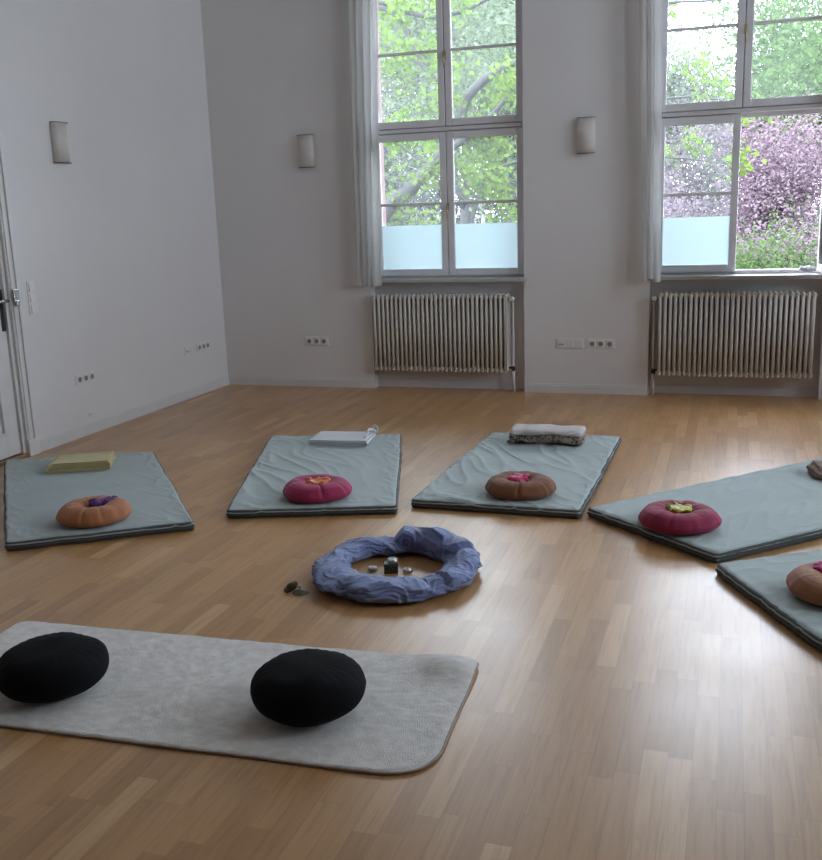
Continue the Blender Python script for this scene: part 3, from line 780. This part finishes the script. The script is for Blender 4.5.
# ------------------------------------------------------------------ sheepskin-like rug and black cushions
quad = [(1.905, -5.815), (3.715, -5.73), (3.675, -5.02), (1.868, -5.112)]
c = sum((Vector(q) for q in quad), Vector((0, 0)))/4
ol = rounded([Vector(q)-c for q in quad], [.05, .17, .04, .05], 16, 110)
ol = [p+p.normalized()*.004*nz(p.x*5, p.y*5, 3) for p in ol]
def rtop(x, y, t):
    z = .012+.0035*nz(x*3, y*3, 1.)+.0022*nz(x*16, y*16, 2.)+.0016*nz(x*45, y*45, 2.)
    z += .010*math.exp(-((x+.52+(y*-.9))/.05)**2)*(.5+nz(x*3, y*4, 4.)) if abs(y) < .4 else 0
    z += .034*math.exp(-(((x-.80)/.11)**2+((y-.32)/.09)**2))
    if t > .975: z -= .004*((t-.975)/.025)**2
    return z
def rin(j, p): return .0
m = pad(ol, .012, rtop, [(.004, .6), (.002, .15), (0, 0.)], 56)
r = thing('wool_rug', (c.x, c.y, 0), 0, 'long cream wool rug under the two black cushions', 'rug')
m.build('wool_pile', MT['wool'], r, True)
s = MB(); s.tube([(p.x*1.003, p.y*1.003, max(.004, rtop(p.x, p.y, 1)*.62)) for p in ol]+[(ol[0].x*1.003, ol[0].y*1.003, .0065)], .0042, 6); s.build('edge_binding', MT['wool_edge'], r, True)
def zafu(loc, rz, label, seed, zb):
    r = thing('meditation_cushion', (loc[0], loc[1], zb), rz, label, 'cushion', 'black meditation cushions on the rug')
    n, k = 96, 44; R = .178; h = .079; vs = []; fs = []
    for i in range(k+1):
        t = PI*i/k-PI/2
        for j in range(n):
            a = 2*PI*j/n; ct = math.copysign(abs(math.cos(t))**.80, math.cos(t)); st = math.copysign(abs(math.sin(t))**.85, math.sin(t))
            rr = R*ct*(1+.02*nz(math.cos(a)*1.5, math.sin(a)*1.5, seed))
            pl = .0012*abs(ct)*math.sin(a*30+2*nz(math.cos(a)*3, math.sin(a)*3, seed))
            z = h+h*st+.006*nz(math.cos(a)*ct*2, math.sin(a)*ct*2, seed+t)
            if st > 0: z += pl
            vs.append((rr*math.cos(a), rr*math.sin(a), max(0, z)))
    for i in range(k):
        for j in range(n): fs.append((i*n+j, i*n+(j+1) % n, (i+1)*n+(j+1) % n, (i+1)*n+j))
    MB().add(vs, fs).build('cushion_body', MT['black'], r, True)
    for z in (h,):
        s = MB(); s.tube([(R*.99*math.cos(2*PI*j/72), R*.99*math.sin(2*PI*j/72), z) for j in range(73)], .0022, 5); s.build('seam', MT['black'], r, True)
    return r
zafu((2.372, -5.558), .4, 'black round meditation cushion cut off by the left photo edge, on the wool rug', 1.7, .012)
zafu((3.248, -5.468), 1.1, 'black round meditation cushion near the rounded end of the wool rug', 5.2, .012)

# ------------------------------------------------------------------ scarf ring with tealights and box
r = thing('chiffon_scarf', (3.128, -4.290, 0), 0, 'blue chiffon scarf laid in a loose ring on the wooden floor', 'scarf')
def swath(th0, th1, R0, rw, rh, seed, zoff, tw, name, n=54, k=300, closed=False):
    vs = []; fs = []
    for i in range(k+(0 if closed else 1)):
        u = i/k; th = th0+(th1-th0)*u
        # periodic noise coordinates
        px, py = math.cos(th)*1.4, math.sin(th)*1.4
        R = R0+.018*nz(px, py, seed); w = rw*(1+.28*nz(px*1.3, py*1.3, seed+2)); h = rh*(1+.30*nz(px*1.5, py*1.5, seed+4))
        tp = 1 if closed else min(1, max(0, min(u, 1-u))/.12)**.6
        w *= .25+.75*tp; h *= .15+.85*tp
        for j in range(n):
            a = 2*PI*j/n; tt = a+tw*th
            n1 = nz(px*1.6, py*1.6, seed+6); n2 = nz(px*2.4, py*2.4, seed+8+.5*math.cos(tt)); n3 = nz(px*2+math.cos(tt), py*2+math.sin(tt), seed+11)
            g = .84+.13*(1-abs(math.sin(2*tt+4*n1)))**1.3*(1+n2)+.11*(1-abs(math.sin(4*tt+7*n2+2*n1)))**1.6+.07*(1-abs(math.sin(8*tt+9*n1+5*n2)))**2+.04*(1-abs(math.sin(15*tt+11*n2+9*n1)))**2+.16*n3
            rr = R+w*g*math.cos(a); z = zoff+h+h*g*math.sin(a)
            vs.append((rr*math.cos(th), rr*math.sin(th), max(.0015, z)))
    rows = k if closed else k+1
    for i in range(k if closed else k):
        i2 = (i+1) % rows if closed else i+1
        for j in range(n): fs.append((i*n+j, i2*n+j, i2*n+(j+1) % n, i*n+(j+1) % n))
    if not closed: fs += [tuple(range(n)), tuple(k*n+j for j in range(n))[::-1]]
    return MB().add(vs, fs).build(name, MT['scarf'], r, True)
swath(0, 2*PI, .284, .076, .036, 3.1, 0, 1, 'twisted_ring', closed=True, k=420, n=72)
swath(PI*.98, PI*1.80, .276, .088, .034, 9.3, .010, .6, 'front_swath')
swath(PI*.12, PI*.62, .290, .078, .054, 15.7, .018, .9, 'back_swath')
swath(PI*-.22, PI*.20, .302, .055, .040, 22.7, .012, 1.5, 'loose_tail')
def tealight(x, y, label, z=0.):
    t = thing('tealight', (x, y, z), .3, label, 'candle', 'tealights inside the scarf ring')
    MB().lathe([(.018, 0), (.019, .001), (.0192, .0155), (.0178, .0155), (.0175, .013)], 28).build('cup', MT['alu'], t, True)
    w = MB().lathe([(.0174, .0), (.0174, .0128), (.006, .0124), (.001, .0126)], 24, (0, 0, .001)).build('wax', MT['wax'], t, True)
    MB().tube([(0, 0, .012), (.001, 0, .019)], .0009, 5).build('wick', MT['wick'], w)
tealight(3.012, -4.265, 'silver tealight on the floor inside the scarf ring, beside the dark box')
tealight(3.165, -4.250, 'silver tealight inside the scarf ring, closest to its open right part')
tealight(3.105, -4.262, 'silver tealight standing on top of the small dark patterned box', .0445)
b = thing('trinket_box', (3.098, -4.268, 0), .35, 'small dark patterned box inside the scarf ring between the tealights', 'box')
MB().box((-.030, -.022, 0), (.030, .022, .030), 0, .003).build('box_base', MT['card'], b)
MB().box((-.0315, -.0235, .0305), (.0315, .0235, .044), 0, .003).build('lid', MT['card'], b)
# finger cymbals
t = thing('hand_cymbals', (2.783, -4.571, 0), .1, 'pair of small bronze hand cymbals on a cord, on the floor beside the scarf', 'hand cymbals')
def cym(): return MB().lathe([(.0, .017), (.006, .017), (.012, .014), (.017, .008), (.030, .004), (.034, .0015), (.0335, .0), (.029, .0018), (.016, .0055), (.010, .011), (.0, .013)], 36)
o = cym().build('cymbal', MT['bronze_l'], t, True); o.location = (.030, -.012, .001); o.rotation_euler = (.12, .1, 0); o['label'] = 'light worn bronze cymbal lying flat'
o = cym().build('cymbal', MT['bronze'], t, True); o.location = (-.018, .008, .016); o.rotation_euler = (.35, -.40, 0); o['label'] = 'dark bronze cymbal tipped up'
MB().tube([(.030, -.012, .018), (.026, -.004, .024), (.010, .004, .020), (.0, .010, .028), (-.016, .006, .032)], .002, 6).build('cord', MT['thread'], t, True)
MB().lathe([(.002, 0), (.006, .002), (.007, .006), (.004, .011), (.001, .012)], 12, (.004, -.006, .012)).build('bead', MT['wax'], t, True)

# crumpled cloth wedged by the open sash
o = cloth_piece((4.985, .030, WZ0+.034), .3, MT['whitecloth'], 31.3, 'crumpled white cloth on the sill at the foot of the open sash', .068, .042, .020, 'crumpled_cloth')
o['category'] = 'cloth'; del o['group']

# ------------------------------------------------------------------ outdoors
def gz(x, y): return -.9+max(0, y-6)*.055+.15*nz(x*.2, y*.2, 1)
b = MB(); nx, ny = 60, 44; vs = []; fs = []
for j in range(ny+1):
    for i in range(nx+1):
        x = -30+65*i/nx; y = .45+44*j/ny; vs.append((x, y, gz(x, y)))
for j in range(ny):
    for i in range(nx): a = j*(nx+1)+i; fs.append((a, a+1, a+nx+2, a+nx+1))
struct(b.add(vs, fs).build('ground', MT['ground'], None, True))

rng = np.random.default_rng(11)
LEAF = np.array([(0, 0), (.28, .10), (.5, .02), (.42, .30), (.55, .55), (.25, .62), (0, 1.0), (-.25, .62), (-.55, .55), (-.42, .30), (-.5, .02), (-.28, .10)])
SIMPLE = np.array([(0, 0), (.32, .35), (.26, .75), (0, 1), (-.26, .75), (-.32, .35)])
def leaves(points, size, shape, name, m, parent, droop=.4):
    P = np.asarray(points); n = len(P); k = len(shape)
    a = rng.uniform(0, 2*PI, n); el = rng.normal(-droop, .5, n); ro = rng.uniform(-1.2, 1.2, n); s = size*rng.uniform(.6, 1.3, n)
    d = np.stack([np.cos(a)*np.cos(el), np.sin(a)*np.cos(el), np.sin(el)], 1)
    sd = np.stack([-np.sin(a), np.cos(a), np.zeros(n)], 1); up = np.cross(sd, d)
    s2 = sd*np.cos(ro)[:, None]+up*np.sin(ro)[:, None]
    V = P[:, None]+s[:, None, None]*(shape[None, :, 1, None]*d[:, None]+shape[None, :, 0, None]*s2[:, None])
    V[:, :, 2] -= s[:, None]*.15*np.abs(shape[None, :, 0])
    me = bpy.data.meshes.new(name); me.vertices.add(n*k); me.vertices.foreach_set('co', V.reshape(-1))
    me.loops.add(n*k); me.loops.foreach_set('vertex_index', np.arange(n*k)); me.polygons.add(n)
    me.polygons.foreach_set('loop_start', np.arange(n)*k); me.polygons.foreach_set('loop_total', np.full(n, k))
    me.materials.append(m); me.update(calc_edges=True); me.validate()
    o = bpy.data.objects.new(name, me); C.objects.link(o); o.parent = parent
    return o
def branchy(b, p, d, L, r, depth, tips, spread=.6, kids=3, lift=.15):
    p = Vector(p); d = Vector(d).normalized(); pts = [p.copy()]; rs = [r]; k = 5
    for i in range(k):
        d = (d+Vector(rng.normal(0, .16, 3))+Vector((0, 0, lift*.2))).normalized(); p = p+d*L/k
        pts.append(p.copy()); rs.append(r*(1-.6*(i+1)/k))
        if depth <= 1: tips.append(p.copy())
    b.tube(pts, rs, 7 if depth > 2 else 5 if depth > 0 else 4)
    if depth > 0:
        for q in range(kids):
            i = 2+int(rng.integers(0, k-1)) if q < kids-1 else k
            nd = (d+Vector(rng.normal(0, spread, 3))+Vector((0, 0, lift))).normalized()
            branchy(b, pts[i], nd, L*rng.uniform(.55, .8), rs[i]*.75, depth-1, tips, spread, kids, lift)
def tree(name, label, cat, x, y, h, trunk_r, m, nl, size, depth=4, cl=.35, group=None, bark='bark', spread=.6, lift=.15, kids=3, shape=SIMPLE, lean=(0, 0), stems=1):
    z = gz(x, y)-.05; t = thing(name, (x, y, z), 0, label, cat, group); b = MB(); tips = []
    for s_ in range(stems):
        off = Vector((rng.normal(0, .12*stems*.5), rng.normal(0, .12*stems*.5), 0)) if stems > 1 else Vector((0, 0, 0))
        d = Vector((lean[0], lean[1], 1))+Vector(rng.normal(0, .25 if stems > 1 else .05, 3))
        branchy(b, off, d, h*.42, trunk_r, depth, tips, spread, kids, lift)
    b.build('trunk', MT[bark], t, True)
    T = np.array([p[:] for p in tips]); idx = rng.integers(0, len(T), nl)
    leaves(T[idx]+rng.normal(0, cl, (nl, 3)), size, shape, 'foliage', m, t)
    return t
# maple close to the house: thick limbs sweep past the windows
t = thing('maple_tree', (-1.9, 4.3, gz(-1.9, 4.3)-.05), 0, 'maple tree with thick grey limbs crossing behind the closed window', 'tree')
b = MB(); z0 = t.location.z; tips = []
def limb(pts, r0, r1, sub=6, twigs=0, tl=.5):
    pts = [Vector((p[0]+1.9, p[1]-4.3, p[2]-z0)) for p in pts]; P = []
    for i in range(len(pts)-1):
        a = pts[max(i-1, 0)]; p1 = pts[i]; p2 = pts[i+1]; c = pts[min(i+2, len(pts)-1)]
        for k in range(sub):
            q = k/sub; P.append(.5*((2*p1)+(-a+p2)*q+(2*a-5*p1+4*p2-c)*q*q+(-a+3*p1-3*p2+c)*q**3))
    P.append(pts[-1]); n = len(P)
    b.tube([p+Vector((.012*nz(i*.7, 1), 0, .012*nz(i*.7, 2))) for i, p in enumerate(P)], [r0+(r1-r0)*i/(n-1) for i in range(n)], 8)
    for i in range(int(twigs)):
        k = int(rng.integers(2, n)); d = Vector(rng.normal(0, 1, 3)); d.z = abs(d.z)*.3
        branchy(b, P[k], d, tl*rng.uniform(.6, 1.2), max(.006, r1*.5), 1, tips, .7, 3, .0)
limb([(-1.9, 4.3, -1), (-1.95, 4.3, .3), (-1.8, 4.3, 1.6), (-1.7, 4.3, 3.2), (-1.75, 4.4, 5.2)], .24, .14)
limb([(-1.9, 4.3, .5), (-.9, 4.1, 1.05), (.057, 4.0, 1.40), (.30, 4.0, 1.646), (.614, 4, 1.856), (.952, 4, 2.22), (1.22, 4.05, 2.70), (1.38, 4, 2.93), (1.724, 4, 3.146), (2.087, 4, 3.25), (3.2, 4.1, 3.5)], .12, .035, twigs=12)
limb([(.90, 4, 2.16), (1.2, 3.95, 2.33), (1.593, 3.9, 2.582), (2.026, 3.9, 2.954), (2.9, 3.8, 3.3)], .055, .02, twigs=10)
limb([(-1.8, 4.3, 3.6), (-.6, 4.2, 4.1), (.238, 4, 3.98), (.487, 4, 3.80), (.667, 4, 3.45), (.853, 4, 3.267)], .05, .015, twigs=8)
limb([(-.6, 4.2, 4.1), (.303, 4, 4.03), (.49, 4, 3.93), (.87, 4, 3.82), (1.245, 4, 3.84), (1.8, 4, 4.0), (3.0, 4, 4.2)], .045, .015, twigs=8)
limb([(-1.7, 4.3, 3.0), (-.5, 4.1, 3.6), (.282, 4, 3.54), (.725, 4, 3.27), (1.098, 4, 2.90), (1.25, 4, 2.5)], .035, .010, twigs=8)
limb([(.0, 4.1, 2.7), (.368, 4, 2.378), (.753, 4, 2.093), (1.004, 4, 1.719), (1.2, 4, 1.3)], .022, .008, twigs=4, tl=.35)
limb([(.85, 4, 2.15), (1.149, 4, 2.372), (1.485, 4, 2.06), (1.478, 4, 1.642)], .018, .007, twigs=4, tl=.3)
limb([(.7, 4, 2.15), (1.141, 4, 2.04), (1.6, 4, 1.88), (1.956, 4, 1.744), (2.5, 4, 1.6)], .018, .007, twigs=5, tl=.35)
limb([(.75, 4.1, 2.0), (1.198, 4, 1.712), (1.6, 4, 1.4), (1.95, 4, 1.085)], .02, .008, twigs=4, tl=.3)
limb([(2.0, 4, 3.22), (2.8, 4.2, 3.05), (3.4, 4.3, 2.75), (4.0, 4.3, 2.72), (4.5, 4.4, 2.6)], .025, .008, twigs=5, tl=.45)
limb([(2.9, 3.8, 3.3), (3.5, 4.0, 3.7), (4.2, 4.1, 3.72), (5.0, 4.2, 3.9)], .025, .008, twigs=6, tl=.5)
limb([(1.6, 4, 2.0), (2.6, 4.0, 2.2), (3.3, 4.1, 2.10), (3.9, 4.1, 2.02), (4.35, 4.1, 1.95)], .018, .006, twigs=7, tl=.28)
b.build('trunk', MT['bark'], t, True)
T = np.array([p[:] for p in tips]); nl = 6000
cidx = rng.permutation(len(T))[:int(len(T)*.42)]
idx = rng.choice(cidx, nl)
leaves(T[idx]+rng.normal(0, .085, (nl, 3)), .062, LEAF, 'foliage', MT['leaf'], t, .6)
# purple-leaved plum
tree('plum_tree', 'purple-leaved plum tree behind the open window', 'tree', 4.7, 9.3, 4.1, .10, MT['plum'], 52000, .052, 4, .22, None, 'bark', .75, .02, 4, stems=3)
tree('plum_tree', 'purple-leaved plum tree farther out, showing pink above the first', 'tree', 3.3, 13.5, 4.0, .12, MT['plum'], 22000, .08, 4, .3, None, 'bark', .6, .05, 4, stems=2)
tree('green_shrub', 'bright green shrub at the foot of the plum tree', 'shrub', 4.60, 6.1, 2.3, .03, MT['leaf_mid'], 9000, .05, 3, .16, None, 'bark', .6, .1, 4, stems=4)
tree('green_shrub', 'bright green shrub low behind the foot of the open sash', 'shrub', 5.35, 6.3, 2.1, .03, MT['leaf_mid'], 8000, .05, 3, .16, None, 'bark', .6, .1, 4, stems=4)
bg = [('leafy_tree', 7.1, 12.0, 8.0, 'leaf_mid', 9000, .13, 'tall fresh green tree beyond the right half of the open window'),
      ('leafy_tree', 8.6, 16.0, 9.0, 'leaf_pale', 9000, .15, 'pale green tree beyond the top right panes'),
      ('leafy_tree', 5.9, 19.0, 6.5, 'leaf_grey', 8000, .13, 'grey-green twiggy tree behind the plum trees'),
      ('leafy_tree', 2.3, 18.0, 5.5, 'leaf_grey', 8000, .13, 'grey-green low tree between the two window views'),
      ('leafy_tree', -1.1, 13.0, 8.2, 'leaf_pale', 9000, .13, 'pale green tree close behind the maple limbs'),
      ('leafy_tree', -3.0, 16.5, 10.0, 'leaf_mid', 9000, .14, 'fresh green tree seen through the left panes of the closed window'),
      ('leafy_tree', -4.8, 20.0, 11.5, 'leaf_pale', 9000, .16, 'tall pale tree far beyond the closed window'),
      ('leafy_tree', -2.2, 23.0, 9.0, 'leaf_grey', 8000, .16, 'grey-green tree far beyond the centre of the closed window'),
      ('leafy_tree', -3.4, 13.6, 5.0, 'leaf_grey', 8000, .11, 'grey-green low tree behind the left panes of the closed window'),
      ('leafy_tree', .5, 15.2, 4.6, 'leaf_grey', 8000, .11, 'grey-green low tree behind the right panes of the closed window'),
      ('leafy_tree', 6.0, 14.6, 8.0, 'leaf_pale', 9000, .13, 'pale tree standing close behind the plum trees'),
      ('leafy_tree', 7.9, 20.5, 9.5, 'leaf_mid', 9000, .15, 'tall fresh green tree far beyond the right panes of the open window'),
      ('leafy_tree', -.1, 20.0, 7.5, 'leaf_grey', 8000, .15, 'grey-green tree far beyond the right panes of the closed window')]
far = ['far left end', 'left of the pale tall tree', 'behind the pale tall tree', 'behind the fresh green tree', 'behind the birch', 'behind the gap between the windows', 'behind the grey twiggy tree', 'behind the plum trees', 'far right end']
for i, q in enumerate(far):
    bg.append(('distant_tree', -15.5+3.0*i+(i % 2)*.5, 28+(i % 3)*3.5, 10.5-(4.5 if i > 4 else 0)-(i % 2), 'leaf_grey' if i % 3 else 'leaf_pale', 5200, .26, 'hazy distant tree in the line beyond the garden, '+q))
for nm, x, y, h, m, nl, s, lb in bg:
    tree(nm, lb, 'tree', x, y, h, .16, MT[m], int(nl*1.7), s*.72, 4, .42 if y < 26 else .7, 'trees beyond the garden', 'bark', .6, .12, 3)
tree('birch_tree', 'slim pale-barked birch beyond the closed window', 'tree', -1.55, 15.5, 8.0, .10, MT['leaf_pale'], 2500, .10, 4, .35, None, 'birch', .5, .1, 3)
for x, y, s, lb in [(-3.6, 12.0, 2.4, 'low bush left of the birch behind the closed window'), (-1.6, 11.0, 2.2, 'low bush in front of the birch'), (.6, 12.5, 2.4, 'low bush right of the birch'),
                    (-5.4, 18.0, 3.8, 'tall bush at the far left below the distant trees'), (-3.9, 20.5, 4.0, 'tall bush below the tall pale tree'),
                    (-2.5, 18.5, 3.8, 'tall bush behind the birch'), (-1.0, 20.0, 4.0, 'tall bush behind the right panes of the closed window'),
                    (2.6, 11.5, 2.4, 'low bush beside the plum trees'), (7.2, 9.4, 2.2, 'low bush right of the green shrubs')]:
    tree('garden_bush', lb, 'bush', x, y, s, .03, MT['leaf_grey'] if x < 1 else MT['leaf_mid'], 8000, .07, 3, .25, 'low bushes in the garden', 'bark', .7, .1, 4, stems=4)

# ------------------------------------------------------------------ light
w = bpy.data.worlds.new('overcast_sky'); sc.world = w; w.use_nodes = True
nt = w.node_tree; nt.nodes.clear()
bgn = nt.nodes.new('ShaderNodeBackground'); wo = nt.nodes.new('ShaderNodeOutputWorld')
bgn.inputs[0].default_value = (.87, .935, 1.10, 1); bgn.inputs[1].default_value = 16.8
nt.links.new(bgn.outputs[0], wo.inputs[0])
def portal(name, loc, rot, sx, sy):
    l = bpy.data.lights.new(name, 'AREA'); l.shape = 'RECTANGLE'; l.size = sx; l.size_y = sy; l.cycles.is_portal = True
    o = bpy.data.objects.new(name, l); C.objects.link(o); o.location = loc; o.rotation_euler = rot
for a, c, na, nc in WINS: portal('window_daylight', ((a+c)/2, .21, (WZ0+WZ1)/2), (-PI/2, 0, 0), c-a, WZ1-WZ0)
for a, c in RW: portal('window_daylight', (RX+.21, (a+c)/2, (WZ0+WZ1)/2), (0, PI/2, 0), WZ1-WZ0, abs(c-a))

# ------------------------------------------------------------------ camera
yaw, pitch, roll_ = -.32173135, .21951042, -.03321762
fw = Vector((math.sin(yaw)*math.cos(pitch), math.cos(yaw)*math.cos(pitch), -math.sin(pitch)))
rt = Vector((math.cos(yaw), -math.sin(yaw), 0)); up = rt.cross(fw)
r2 = rt*math.cos(roll_)+up*math.sin(roll_); u2 = up*math.cos(roll_)-rt*math.sin(roll_)
M = Matrix(((r2.x, u2.x, -fw.x, 4.4406), (r2.y, u2.y, -fw.y, -7.9634), (r2.z, u2.z, -fw.z, 1.5), (0, 0, 0, 1)))
cam = bpy.data.cameras.new('camera'); co = bpy.data.objects.new('camera', cam); C.objects.link(co)
co.matrix_world = M; cam.sensor_fit = 'HORIZONTAL'; cam.sensor_width = 36; cam.lens = 967.09/822*36; cam.clip_start = .05; cam.clip_end = 200
sc.camera = co

vs_ = sc.view_settings; sc.display_settings.display_device = 'sRGB'
vs_.view_transform = 'Standard'; vs_.look = 'None'; vs_.gamma = 1; vs_.use_curve_mapping = False; vs_.exposure = 0.0
cy = sc.cycles
cy.use_denoising = True
try: cy.denoiser = 'OPENIMAGEDENOISE'
except Exception: pass
cy.max_bounces = 12; cy.diffuse_bounces = 7; cy.glossy_bounces = 4; cy.transparent_max_bounces = 16; cy.transmission_bounces = 8
cy.sample_clamp_indirect = 8; cy.caustics_reflective = False; cy.caustics_refractive = False
